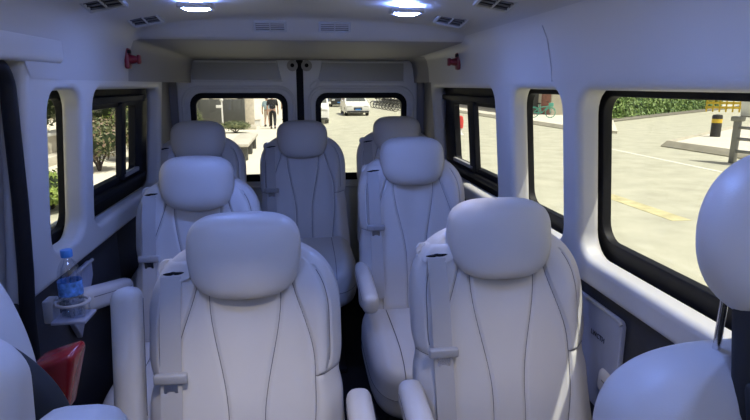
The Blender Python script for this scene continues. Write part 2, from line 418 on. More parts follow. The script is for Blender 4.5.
# emergency hammers
def hammer(x, y, z, sgn, label):
    e = empty('emergency_hammer', (x, y, z), 0, label, 'emergency hammer', 'emergency hammers')
    s = -sgn
    bm = bmesh.new(); rbox(bm, (s*.008, 0, 0), (.020, .045, .082), .008, 3); obj('holder', bm, 'red', e)
    bm = bmesh.new(); tube(bm, [(s*.015, 0, -.004), (s*.035, -.003, -.004), (s*.048, -.004, -.004)], [.020, .016, .012], 14); obj('handle', bm, 'red', e)
    bm = bmesh.new(); rbox(bm, (s*.053, -.005, -.004), (.014, .026, .036), .005, 3); obj('hammer_head', bm, 'red', e)
    bm = bmesh.new(); rbox(bm, (s*.018, -.012, .026), (.012, .026, .014), .003); obj('clip', bm, 'black', e)
hammer(-.697, 2.46, 1.655, -1, 'red emergency hammer in its holder high on the left wall')
hammer(.767, 2.72, 1.662, 1, 'red emergency hammer in its holder high on the right wall')

# ------------------------------------------------------------------ seats
HB, ZB = .63, .52                       # backrest height and the height of its foot
REC = math.tan(math.radians(16.5))
def smooth(t): t = max(0, min(1, t)); return t*t*(3-2*t)
def bw(h):
    w = .252-.010*math.exp(-((h-.285)/.035)**2)+.012*smooth((.2-h)/.2)
    if h > .43:
        t = min(1, (h-.43)/(HB-.43)); w = .252*max(0, 1-t**2.5)**(1/2.5)
    if h < -.02: w *= max(0, 1-((-.02-h)/.05)**3*.25)
    return w
def ymid(h): return .055+(ZB+h-1.13)*REC
def s1(h): return .045+.047*smooth((h-.18)/.32)
def s2(h): return .115+.062*smooth((.58-h)/.26)-.018*smooth((.25-h)/.25)
def s3(h): return max(s2(h), bw(h)-.035) if h > .30 else s2(h)
def dfr(x, h):
    w = max(bw(h), 1e-4); xi = min(1, abs(x)/w)
    top = max(0, 1-(max(0, h-.50)/(HB-.50))**2.2)**(1/2.2); bot = 1-.35*max(0, (-.02-h)/.05)**2
    d = .060*max(0, 1-xi**4)**(1/4)
    d += .026*math.exp(-((xi-.80)/.15)**2)*max(0, 1-xi**8)*smooth((HB-.03-h)/.18)
    d += .014*math.exp(-((h-.17)/.11)**2)*max(0, 1-xi**4)
    d -= .008*math.exp(-(x/.05)**2)*smooth((h-.2)/.2)
    if h > .285: d += .004*smooth((abs(x)-s2(h))/.008)*smooth((s3(h)-abs(x))/.006)
    g = 0
    for f in (s1, s2, s3):
        if f is s3 and not .31 < h < .56: continue
        g = max(g, .0062*math.exp(-((abs(x)-f(h))/.0048)**2))
    if h > .56: g *= smooth((.62-h)/.06)
    g = max(g, .005*math.exp(-((h-.292-.10*(abs(x)-.16))/.005)**2)*smooth((abs(x)-s2(h))/.01))
    return max((d-g)*top*bot, .0)
def front_y(x, h): return ymid(h)-dfr(x, h)
def backrest_bm():
    bm = bmesh.new(); rings = []; NF, NB, NH = 150, 30, 150
    for j in range(NH+1):
        h = -.07+(HB+.07)*(1-(1-j/NH)**1.25); h = min(h, HB-.0004); w = bw(h)
        top = max(0, 1-(max(0, h-.50)/(HB-.50))**2.2)**(1/2.2)
        ring = []
        for i in range(NF+1):
            s = -1+2*i/NF; xi = .55*s+.45*math.sin(PI/2*s)
            ring.append(bm.verts.new((w*xi, front_y(w*xi, h), ZB+h)))
        for i in range(1, NB):
            s = 1-2*i/NB; xi = math.sin(PI/2*s)
            ring.append(bm.verts.new((w*xi, ymid(h)+.055*max(0, 1-abs(xi)**4)**.25*top, ZB+h)))
        rings.append(ring)
    n = len(rings[0])
    for a, b in zip(rings, rings[1:]):
        for k in range(n): bm.faces.new((a[k], a[(k+1) % n], b[(k+1) % n], b[k]))
    bm.faces.new(rings[0][::-1]); bm.faces.new(rings[-1])
    for sg in (-1, 1):
        for f, h0, h1 in ((s1, -.06, .60), (s2, -.06, .585), (s3, .325, .55)):
            pts = []
            for k in range(41):
                h = h0+(h1-h0)*k/40; x = f(h)*sg
                pts.append((x, front_y(x, h)-.0002, ZB+h))
            tube(bm, pts, .0016, 5, mi=1)
        pts = []
        for k in range(13):
            x = sg*(s2(.29)+(.243-s2(.29))*k/12); h = .292+.10*(abs(x)-.16)
            pts.append((x, front_y(x, h)-.0002, ZB+h))
        tube(bm, pts, .0016, 5, mi=1)
    return bm
def headrest_bm(a=(.148, .064, .108)):
    bm = bmesh.new()
    def fn(p):
        t = p.z/a[2]
        p.x *= 1+.02*t-.05*max(0, -t)
        p.y += .020*t+(.012*(p.x/a[0])**2)
        return p
    sellip(bm, (0, 0, 0), a, .62, .72, 72, 40, fn)
    return bm
def cushion_bm():
    bm = bmesh.new()
    def fn(p):
        p.z += .018*math.exp(-((abs(p.x)-.21)/.05)**2)*(1 if p.z > 0 else 0)
        p.z -= .02*max(0, -p.y/.29)**3
        return p
    sellip(bm, (0, 0, 0), (.265, .33, .125), .5, .45, 64, 28, fn)
    for sg in (-1, 1):
        tube(bm, [fn(Vector((sg*.15, y, .125*max(0, 1-(abs(y)/.33)**4)**.25-.0005))) for y in [-.322+.5*k/24 for k in range(25)]], .0016, 5, mi=1)
    tube(bm, [fn(Vector((.265*sgnp(math.cos(a), .45), .330*sgnp(math.sin(a), .45), .0))) for a in [2*PI*k/64 for k in range(64)]], .0016, 5, True, mi=1)
    return bm
def armrest_bm():
    bm = bmesh.new()
    rbox(bm, (0, -.165, 0), (.068, .37, .085), .028, 4)
    tube(bm, [(.0345, y, .012) for y in (-.32, -.02)], .0014, 5, mi=1)
    tube(bm, [(-.0345, y, .012) for y in (-.32, -.02)], .0014, 5, mi=1)
    return bm
def ribbon(bm, pts, w, th, wid=Vector((1, 0, 0))):
    rows = []
    for i, p in enumerate(pts):
        p = Vector(p); t = Vector(pts[min(i+1, len(pts)-1)])-Vector(pts[max(0, i-1)]); nrm = t.cross(wid).normalized()
        rows.append([bm.verts.new(p+wid*a*w/2+nrm*b*th/2) for a, b in ((-1, -1), (1, -1), (1, 1), (-1, 1))])
    for a, b in zip(rows, rows[1:]):
        for k in range(4): bm.faces.new((a[k], a[(k+1) % 4], b[(k+1) % 4], b[k]))
    bm.faces.new(rows[0]); bm.faces.new(rows[-1])
BX = -.186
def make_seat():
    t = empty('captain_seat')
    br = obj('backrest', backrest_bm(), ['leather', 'seam'], t, ang=math.radians(80))
    obj('headrest', headrest_bm(), 'leather', t, loc=(0, -.012, 1.12), ang=math.radians(80))
    obj('cushion', cushion_bm(), ['leather', 'seam'], t, loc=(0, -.395, .445), ang=math.radians(80))
    bm = bmesh.new(); rbox(bm, (0, -.30, .17), (.36, .40, .34), .02); rbox(bm, (0, -.3, .012), (.42, .46, .024), .008)
    obj('pedestal', bm, 'dark', t)
    for s in (-1, 1):
        obj('armrest', armrest_bm(), ['leather', 'seam'], t, loc=(s*.290, -.105, .725), rot=(math.radians(6), 0, 0))
    # seat belt with guide and tongue
    def by(x, h): return min(front_y(x+d, h) for d in (-.024, -.012, 0, .012, .024))
    H = [.552-.54*k/30 for k in range(31)]
    pts = [Vector((BX+.006*k/30, by(BX, h)-.006, ZB+h)) for k, h in enumerate(H)]
    for _ in range(6):
        for k in range(1, 30):
            m = (pts[k-1].y+pts[k+1].y)/2
            if m < pts[k].y: pts[k].y = m
    bm = bmesh.new(); ribbon(bm, pts, .052, .003)
    belt = obj('seat_belt', bm, 'belt', t, ang=math.radians(60))
    k = 13; p = pts[k]
    bm = bmesh.new(); rbox(bm, (p.x, p.y-.006, p.z), (.082, .020, .026), .006, 3); obj('tongue', bm, 'greyplastic', belt)
    bm = panel(rrect(-.017, .017, -.05, .0, .005), [rrect(-.009, .009, -.040, -.026, .003, ccw=False)], .003, 0)
    obj('tongue_plate', warp(bm, lambda u, v, w: (p.x+u, p.y-.010-w, p.z+v-.006)), 'chrome', belt)
    # guide plate lies on the shoulder
    h0 = .560; n = 14; bm = bmesh.new(); grid = []
    for j in range(7):
        row = []
        for i in range(n+1):
            u = -.048+.096*i/n; v = -.020+.040*j/6
            u *= 1-.25*(abs(v)/.02)**3
            x = BX+u+.004; h = h0+v+.10*u
            row.append(bm.verts.new((x, front_y(x, h)-.0075, ZB+h)))
        grid.append(row)
    for a, b in zip(grid, grid[1:]):
        for i in range(n): bm.faces.new((a[i], a[i+1], b[i+1], b[i]))
    r = bmesh.ops.extrude_face_region(bm, geom=bm.faces[:])
    for v in [v for v in r['geom'] if isinstance(v, bmesh.types.BMVert)]: v.co.y += .012
    g = obj('belt_guide', bm, 'leather', t, ang=math.radians(50))
    bm = bmesh.new(); pts = []
    for i in range(9):
        u = -.028+.056*i/8; x = BX+u+.004; h = h0-.003+.16*u; pts.append((x, front_y(x, h)-.0085, ZB+h))
    tube(bm, pts, [.001, .003, .004, .0045, .0045, .0045, .004, .003, .001], 8); obj('belt_slot', bm, 'black', g)
    return t
proto = make_seat()
def place_seat(o, x, y, zh, label, arms, cu=0, ax=0, az=0, rz=0, sc=1.0):
    dz = zh-1.12
    o.location = (x, y, 0); o.rotation_euler = (0, 0, rz); o.scale = (sc, sc, 1)
    tag(o, label, 'van seat', 'captain seats in the passenger cabin')
    ar = []
    for c in list(o.children):
        nm = c.name.split('.')[0]
        if nm == 'pedestal': c.scale.z = (.34+dz+cu)/.34
        elif nm == 'armrest': ar.append(c)
        else: c.location.z += dz+(cu if nm == 'cushion' else 0)
    ar.sort(key=lambda c: c.location.x)
    for c, a in zip(ar, arms):
        c.location.z += dz+az; c.location.x += ax
        if a == 'none': bpy.data.objects.remove(c)
        elif a == 'level': c.rotation_euler = (math.radians(-13), 0, math.radians(-7)); c.location.z -= .01
        elif a == 'up':
            c.rotation_euler = (math.radians(-101), 0, 0); c.location.y -= .03; c.location.z -= .005; c.location.x += .006
SEATS = [
 (-.158, 1.455, 1.115, 'light grey leather seat nearest the camera on the left, with folded-up armrest', ('up', 'down')),
 (.545, 1.47, 1.132, 'light grey leather seat nearest the camera on the right, beside the large window', ('down', 'down'), 0, .02, -.01),
 (-.428, 2.34, 1.160, 'light grey leather seat of the middle row on the left, beside the sliding window', ('level', 'down'), -.05),
 (.502, 2.53, 1.210, 'light grey leather seat of the middle row on the right, behind the nearest right seat', ('down', 'down'), -.09, .045, -.09),
 (-.568, 3.22, 1.250, 'back row seat at the left, in front of the left rear door window', ('none', 'none')),
 (.004, 3.34, 1.240, 'back row seat in the centre, in front of the gap between the rear doors', ('none', 'none')),
 (.586, 3.44, 1.255, 'back row seat at the right, partly hidden by the middle row seat', ('none', 'none')),
]
extra = [copy_tree(proto) for _ in SEATS[1:]]
for o, s in zip([proto]+extra, SEATS): place_seat(o, *s)

# driver's seat, close at the right edge
def front_seat(name, loc, label, group):
    return empty(name, loc, 0, label, 'front seat', group)
def soft_back(bm, hw, z0, z1, d, y0, rec, sh=.16, mi=0, e=2.2, seam=None):
    rings = []; NH = 60; N = 72
    def prof(q):
        z = z0+(z1-z0)*q; w = hw
        if z > z1-sh:
            t = (z-(z1-sh))/sh; w = hw*max(0, 1-min(1, t)**e)**(1/e)
        dd = d*max(.0, 1-max(0, (z-(z1-d*1.2))/(d*1.2))**2.2)**(1/2.2)
        return z, w, dd
    for j in range(NH+1):
        q = min(1-1e-4, 1-(1-j/NH)**1.8); z, w, dd = prof(q)
        ring = []
        for i in range(N):
            a = 2*PI*i/N; cx = sgnp(math.cos(a), .55); sy = sgnp(math.sin(a), .55)
            ring.append(bm.verts.new((w*cx, y0+(z-z0)*rec+dd*sy*(1+(.25*math.exp(-((abs(cx)-.8)/.15)**2) if sy < 0 else 0)), z)))
        rings.append(ring)
    for a, b in zip(rings, rings[1:]):
        for k in range(N): bm.faces.new((a[k], a[(k+1) % N], b[(k+1) % N], b[k])).material_index = mi
    bm.faces.new(rings[0][::-1]).material_index = mi; bm.faces.new(rings[-1]).material_index = mi
DS = front_seat('driver_seat', (.598, .62, 0), 'light grey leather driver seat close at the right edge, with raised headrest', 'front seats')
bm = bmesh.new(); soft_back(bm, .222, .60, 1.212, .065, -.10, .17, .13, e=2.6)
def dback(x, z):
    hw = .222
    if z > 1.082: hw = .222*max(0, 1-min(1, (z-1.082)/.13)**2.6)**(1/2.6)
    c = min(1, abs(x)/max(hw, .01)); dd = .065*max(0, 1-max(0, (z-1.134)/.078)**2.2)**(1/2.2)
    return -.10+(z-.60)*.17-dd*max(0, 1-c**3.64)**.275*(1+.25*math.exp(-((c-.8)/.15)**2))-.0008
for k in (0, .010):
    tube(bm, [(x, dback(x, z), z) for x, z in [(-.150+k+.10*smooth(t)*t, .70+.46*t**.8-k) for t in [i/30 for i in range(31)]]], .0018, 6, mi=1)
obj('backrest', bm, ['leather', 'seam'], DS, ang=math.radians(80))
bm = bmesh.new()
def hfn(p):
    t = p.z/.108; p.x *= 1-.06*max(0, -t)**2-.24*max(0, t)**1.5; p.y += .02*t; return p
sellip(bm, (0, 0, 0), (.122, .062, .108), .74, .74, 72, 40, hfn)
tube(bm, [hfn(Vector((.090*sgnp(math.cos(a), .74), -.0585+.010*abs(math.cos(a))**3+.012*abs(math.sin(a))**3, .090*sgnp(math.sin(a), .74)))) for a in [2*PI*k/72 for k in range(72)]], .0018, 6, True, mi=1)
obj('headrest', bm, ['leather', 'seam'], DS, loc=(.018, -.010, 1.361), rot=(0, math.radians(6), 0), ang=math.radians(80))
for s in (-1, 1):
    bm = bmesh.new(); cyl(bm, (.018+s*.080, .0, 1.16), (.018+s*.080, -.005, 1.32), .005, 12); obj('headrest_post', bm, 'chrome', DS)
bm = bmesh.new()
def cfn(p): p.z -= .02*max(0, -p.y/.26)**3; return p
sellip(bm, (0, -.30, .56), (.225, .26, .09), .45, .45, 48, 24, cfn); obj('cushion', bm, 'leather', DS)
bm = bmesh.new(); rbox(bm, (0, -.30, .245), (.34, .40, .49), .02); obj('pedestal', bm, 'dark', DS)
bm = bmesh.new(); rbox(bm, (-.015, -.055, 1.215), (.12, .05, .16), .02, 3, rot=(-.17, 0, 0)); rbox(bm, (-.005, -.098, 1.09), (.13, .03, .24), .012, 3, rot=(-.17, -.08, 0))
obj('belt_cover', bm, 'blackfab', DS)
# front passenger bench
PS = front_seat('passenger_seat', (-.612, .90, 0), 'cream leather front passenger seat backrest at the left edge', 'front seats')
bm = bmesh.new(); soft_back(bm, .195, .60, 1.335, .075, -.14, .17, .32, e=2.0)
tube(bm, [(.195*(1-t**2)**.5-.030, -.14+.17*(.395+.34*t)-.075*(1-.55*t*t), 1.335-.34+.34*t*.93) for t in [i/20 for i in range(20)]], .0018, 6, mi=1)
obj('backrest', bm, ['leather', 'seam'], PS, ang=math.radians(80))
bm = bmesh.new(); sellip(bm, (0, -.13, .56), (.21, .10, .09), .5, .45, 48, 24); obj('cushion', bm, 'leather', PS)
bm = bmesh.new(); rbox(bm, (0, -.12, .245), (.34, .18, .49), .02); obj('pedestal', bm, 'dark', PS)
NS = front_seat('jump_seat', (-.47, .60, 0), 'front seat with black side shell at the bottom left corner', 'front seats')
bm = bmesh.new(); soft_back(bm, .180, .55, 1.320, .04, -.10, .10, .075, e=2.2); obj('backrest', bm, 'leather', NS, ang=math.radians(80))
bm = bmesh.new(); soft_back(bm, .196, .5, 1.29, .035, -.035, .10, .16, e=2.0); obj('shell', bm, 'blackfab', NS, ang=math.radians(80))
bm = bmesh.new(); rbox(bm, (0, -.05, .26), (.30, .16, .52), .02); obj('pedestal', bm, 'dark', NS)
FS = front_seat('folded_seat', (-.206, .45, 0), 'folded leather middle seat along the bottom left edge', 'front seats')
bm = bmesh.new(); rbox(bm, (0, 0, 1.056), (.084, .12, .42), .028, 4); obj('backrest', bm, 'leather', FS)
bm = bmesh.new(); rbox(bm, (0, 0, .43), (.08, .10, .86), .02); obj('pedestal', bm, 'dark', FS)

# ------------------------------------------------------------------ small things in the cabin
b = empty('water_bottle', (-.675, 1.635, .893), 0, 'clear plastic water bottle with blue cap and blue label in the wall cup holder', 'bottle')
bm = bmesh.new(); lathe(bm, [(.026, 0), (.031, .004), (.032, .03), (.030, .034), (.032, .038), (.032, .06), (.030, .064), (.032, .068), (.032, .115), (.031, .13), (.026, .15), (.018, .165), (.0125, .172), (.0125, .183)], 28)
obj('bottle_body', bm, 'clear', b)
bm = bmesh.new(); lathe(bm, [(.024, .002), (.0295, .006), (.030, .06), (.030, .066)], 28); obj('water', bm, 'water', b)
bm = bmesh.new(); lathe(bm, [(.0328, .066), (.0328, .108)], 28, cap=False); obj('bottle_label', bm, 'lab', b)
bm = bmesh.new(); lathe(bm, [(.0155, .178), (.016, .180), (.016, .197), (.0145, .199)], 24); obj('bottle_cap', bm, 'cap', b)
h = empty('cup_holder', (-.675, 1.635, .882), 0, 'clear plastic wall cup holder under the water bottle', 'cup holder')
bm = bmesh.new(); rbox(bm, (0, 0, .004), (.095, .095, .010), .004); obj('tray', bm, 'pocket', h)
bm = bmesh.new(); tube(bm, [(.044*math.cos(a), .044*math.sin(a), .052) for a in [2*PI*k/28 for k in range(28)]], .005, 8, True); obj('ring', bm, 'greyplastic', h)
bm = bmesh.new(); rbox(bm, (-.060, 0, .03), (.03, .05, .07), .006); obj('bracket', bm, 'greyplastic', h)
for a in (.6, -.6, 2.5):
    bm = bmesh.new(); cyl(bm, (.042*math.cos(a), .042*math.sin(a), .005), (.044*math.cos(a), .044*math.sin(a), .052), .004, 8); obj('strut', bm, 'clear', h)
p = empty('map_pocket', (-.775, 1.95, .76), 0, 'grey triangular map pocket on the left wall behind the bottle', 'wall pocket', 'wall pockets')
bm = panel([(-.10, .02), (-.045, -.06), (.11, .115), (.11, .17), (-.10, .165)], [], .02, .005)
obj('pouch', warp(bm, lambda u, v, w: (w-.012, u, v)), 'pocket', p)
bm = bmesh.new(); tube(bm, [(.010, -.10, .168), (.010, .11, .172)], .006, 8); obj('rim', bm, 'greyplastic', p)
p = empty('map_pocket', (.842, 1.46, .685), 0, 'blue-grey map pocket with dark print on the right wall beside the nearest right seat', 'wall pocket', 'wall pockets')
bm = panel(rrect(-.165, .26, -.06, .245, .02), [], .016, .004)
obj('pouch', warp(bm, lambda u, v, w: (.008-w, u, v)), 'pocket', p)
bm = bmesh.new(); tube(bm, [(-.008, .25, .246), (-.008, -.15, .246), (-.008, -.163, .236)], .006, 8); obj('rim', bm, 'greyplastic', p)
fc = bpy.data.curves.new('print', 'FONT'); fc.body = 'LWCTH'; fc.size = .021; fc.extrude = .0006; fc.align_x = 'CENTER'
fo = bpy.data.objects.new('tmp', fc); C.objects.link(fo)
dg = bpy.context.evaluated_depsgraph_get(); dg.update(); me = bpy.data.meshes.new_from_object(fo.evaluated_get(dg)); bpy.data.objects.remove(fo)
me.materials.append(M['ink'])
link('print', me, p, loc=(-.0095, -.055, .150), rot=(PI/2, 0, -PI/2))
rb = empty('red_bag', (-.465, 1.01, .975), 0, 'shiny red paper bag with gold print tucked behind the cream front seat', 'bag')
bm = bmesh.new(); vs = rbox(bm, (0, 0, .04), (.085, .08, .11), .012, 3)
for v in vs:
    t = (v.co.z+.02)/.12; v.co.y *= .45+.5*t; v.co.x = v.co.x*(.55+.45*t)+.012*t; v.co.z += .012*math.sin(v.co.x*40)*t
obj('bag_body', bm, 'redbag', rb)
bm = bmesh.new(); rbox(bm, (.015, -.030, .015), (.016, .012, .03), .003, rot=(-.1, .3, 0)); obj('gold_mark', bm, 'gold', rb)

# ------------------------------------------------------------------ outside
G = -.65
bm = bmesh.new(); rbox(bm, (20, 45, G-.25), (220, 170, .5), 0); structure(obj('ground', bm, 'asphalt', smooth=False))
def slab(name, pts, th, m, z=G):
    bm = panel(pts, [], th, .0); return structure(obj(name, warp(bm, lambda u, v, w: (u, v, z+w)), m, smooth=False))
slab('trim_20', [(.1, 11), (.7, 44), (.9, 110), (-40, 110), (-40, 11)], .012, 'pave')
slab('trim_21', [(13.4, 26), (14.5, 24.4), (18.9, 32.4), (45, 53), (45, 110), (12.9, 110), (12.9, 46), (13.2, 34)], .12, 'pave')
slab('trim_22', [(13.2, 18.9), (13.6, 13), (60, 13), (60, 44), (22, 26)], .14, 'pave')
for k, pts in enumerate([[(13.4, 26), (13.2, 34), (12.9, 46), (12.9, 90)], [(18.75, 32.4), (26, 38.1), (45, 52.9)], [(13.62, 13), (13.2, 18.9), (22, 26)]]):
    bm = bmesh.new(); tube(bm, [(x, y, G+.03) for x, y in pts], .17 if k < 2 else .20, 4, flat=1); structure(obj('trim_%d' % (23+k), bm, 'kerb' if k != 1 else 'kerbdark', smooth=False))
slab('trim_26', [(10.68, 11.5), (10.82, 11.5), (10.86, 19), (10.72, 19)], .006, 'lane')
slab('trim_27', [(6.05, 8.3), (6.40, 8.3), (6.34, 10.6), (6.00, 10.6)], .006, 'ylane')
slab('trim_28', [(8.9, 40), (9.05, 40), (9.6, 90), (9.45, 90)], .006, 'lane')

def leaves(bm, sample, n, size, mi=0):
    for _ in range(n):
        p, nr = sample(); nr = (nr+Vector((random.uniform(-1, 1), random.uniform(-1, 1), random.uniform(-.4, 1)))*.8).normalized()
        a = nr.orthogonal().normalized(); a.rotate(Matrix.Rotation(random.uniform(0, 6.28), 3, nr)); c = nr.cross(a)
        s = size*random.uniform(.6, 1.3)
        vs = [bm.verts.new(p+a*s), bm.verts.new(p+c*s*.45+nr*s*.1), bm.verts.new(p-a*s), bm.verts.new(p-c*s*.45+nr*s*.1)]
        bm.faces.new(vs).material_index = mi
def ell_sample(c, r):
    def f():
        while True:
            v = Vector((random.gauss(0, 1), random.gauss(0, 1), random.gauss(0, 1)))
            if v.length > .1: break
        v.normalize(); k = random.uniform(.72, 1.03)
        return Vector((c[0]+v.x*r[0]*k, c[1]+v.y*r[1]*k, max(.02, c[2]+v.z*r[2]*k))), v
    return f
def bush(name, loc, r, n, size, m, label, cat, group, stem=.2):
    e = empty(name, (loc[0], loc[1], G), 0, label, cat, group)
    bm = bmesh.new()
    lobes = [((0, 0, stem+r[2]), r)]+[((random.uniform(-.5, .5)*r[0], random.uniform(-.5, .5)*r[1], stem+r[2]*random.uniform(.7, 1.5)), [q*random.uniform(.5, .7) for q in r]) for _ in range(4)]
    for c, q in lobes: leaves(bm, ell_sample(c, q), int(n/5*(1 if q is not r else 1.6)), size)
    obj('foliage', bm, m, e, False)
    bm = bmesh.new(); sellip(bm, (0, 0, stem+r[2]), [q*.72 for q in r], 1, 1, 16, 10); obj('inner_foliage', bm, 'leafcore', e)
    bm = bmesh.new()
    for k in range(4):
        a = k*1.6; tube(bm, [(0, 0, 0), (.06*math.cos(a), .06*math.sin(a), stem*.6), (r[0]*.5*math.cos(a), r[1]*.5*math.sin(a), stem+r[2])], [.035, .03, .012], 6)
    obj('stem', bm, 'bark', e)
    return e
# left side planting
bush('shrub', (-5.25, 15.3, 0), (.8, .8, .55), 2600, .055, 'leafp', 'pinkish brown shrub seen through the left sliding window', 'shrub', 'shrubs outside the left windows', .3)
bush('shrub', (-7.6, 23.6, 0), (1.2, 1.2, 1.3), 3200, .075, 'leafy', 'bright yellow-green shrub seen behind the pinkish one through the left sliding window', 'shrub', 'shrubs outside the left windows', .4)
bush('shrub', (-4.9, 17.4, 0), (.75, .75, .72), 2800, .05, 'leafp', 'small pinkish shrub at the far pane of the left sliding window', 'shrub', 'shrubs outside the left windows', .25)
bush('shrub', (-8.2, 27.6, 0), (1.1, 1.1, 1.3), 2200, .08, 'leaf', 'dark green shrub at the back, seen through the left sliding window', 'shrub', 'shrubs outside the left windows', .4)
bush('shrub', (-6.35, 20.0, 0), (1.1, .8, 1.25), 3600, .07, 'leafy', 'tall yellow-green shrub at the top of the left sliding window, among the pinkish shrubs', 'shrub', 'shrubs outside the left windows', .45)
bush('shrub', (-4.55, 10.6, 0), (.5, .7, .32), 2400, .045, 'leafy', 'low bright green bush at the bottom of the narrow left window', 'shrub', 'shrubs outside the left windows', .08)
bush('shrub', (-8.4, 19.2, 0), (1.1, 1.0, 1.1), 2600, .07, 'leafd', 'olive shrub above the pale wall in the narrow left window', 'shrub', 'shrubs outside the left windows', .7)
def tree(x, y, h, label, r=.14):
    e = empty('street_tree', (x, y, G), 0, label, 'tree', 'street trees')
    bm = bmesh.new(); tube(bm, [(0, 0, 0), (.03, .02, h*.3), (-.02, .05, h*.6), (.05, 0, h)], [r*1.2, r, r*.85, r*.5], 10); obj('trunk', bm, 'bark', e)
    bm = bmesh.new()
    for c, q in (((0, 0, h+.7), (1.5, 1.5, 1.2)), ((.8, .3, h+.3), (1, 1, .8)), ((-.8, -.2, h+.4), (1, 1, .8))): leaves(bm, ell_sample(c, q), 900, .12)
    obj('crown', bm, 'leaf', e, False)
tree(-6.15, 17.4, 3.3, 'dark tree trunk standing among the shrubs outside the left windows')
tree(-4.1, 40, 4.2, 'distant tree trunk behind the pale pillar in the left rear door window', .22)
w = empty('garden_wall', (-7.4, 16.8, G), 0, 'low pale garden wall with stepped coping outside the narrow left window', 'wall')
bm = bmesh.new(); rbox(bm, (0, 0, .38), (.35, 7.2, .76), .02); obj('wall_body', bm, 'cream', w)
bm = bmesh.new(); rbox(bm, (0, 0, .80), (.5, 7.3, .09), .015); obj('coping', bm, 'white', w)
bm = bmesh.new(); rbox(bm, (.35, 0, .13), (.4, 7.2, .26), .015); obj('plinth', bm, 'concrete', w)
# things on the pavement behind the van, left
w = empty('hoarding', (-5.3, 30.6, G), 0, 'dark grey hoarding panels behind the planting in the left rear door window', 'fence')
for k in range(4):
    bm = bmesh.new(); rbox(bm, (-1.75+1.18*k, 0, .80), (1.16, .08, 1.36), .01); obj('panel', bm, 'hoard', w)
for k in range(5):
    bm = bmesh.new(); rbox(bm, (-2.34+1.18*k, .06, .75), (.06, .06, 1.5), .008); obj('post', bm, 'steel', w)
bush('shrub', (-5.35, 29.2, 0), (.55, .55, .50), 1500, .05, 'leafd', 'round clipped shrub at the left side of the left rear door window', 'shrub', 'shrubs behind the van', .1)
bush('shrub', (-3.05, 27.0, 0), (.75, .5, .24), 1500, .05, 'leafd', 'low wide bush in front of the dark hoarding', 'shrub', 'shrubs behind the van', .12)
w = empty('sign_post', (-3.80, 28.4, G), 0, 'thin white post with small box signs in front of the hoarding', 'post')
bm = bmesh.new(); cyl(bm, (0, 0, 0), (0, 0, 1.42), .04, 12); obj('post', bm, 'white', w)
bm = bmesh.new(); rbox(bm, (-.14, -.03, 1.18), (.26, .06, .14), .01); obj('sign_box', bm, 'white', w)
bm = bmesh.new(); sellip(bm, (0, 0, 1.50), (.09, .09, .09), 1, 1, 16, 10); obj('post_top', bm, 'white', w)
w = empty('stone_pillar', (-2.55, 29.2, G), 0, 'pale stone pillar to the right of the dark hoarding', 'pillar')
bm = bmesh.new(); rbox(bm, (0, 0, 1.4), (.42, .42, 2.8), .03); obj('shaft', bm, 'stone', w)
bm = bmesh.new(); rbox(bm, (0, 0, .12), (.56, .56, .24), .03); obj('plinth', bm, 'concrete', w)
w = empty('bench', (-1.85, 18.6, G), 0, 'pale stone bench with dark legs on the bright pavement', 'bench')
bm = bmesh.new(); rbox(bm, (0, 0, .48), (.62, 3.8, .10), .02); obj('bench_top', bm, 'concrete', w)
for k in range(3):
    bm = bmesh.new(); rbox(bm, (.02, -1.6+1.6*k, .215), (.46, .28, .43), .02); obj('leg', bm, 'hoard', w)
w = empty('utility_box', (-2.45, 31.2, G), 0, 'low white box on the pavement beside the people', 'box')
bm = bmesh.new(); rbox(bm, (0, 0, .17), (.5, .4, .34), .02); obj('box_body', bm, 'white', w)
bm = bmesh.new(); rbox(bm, (0, 0, .36), (.54, .44, .04), .01); obj('box_lid', bm, 'cream', w)

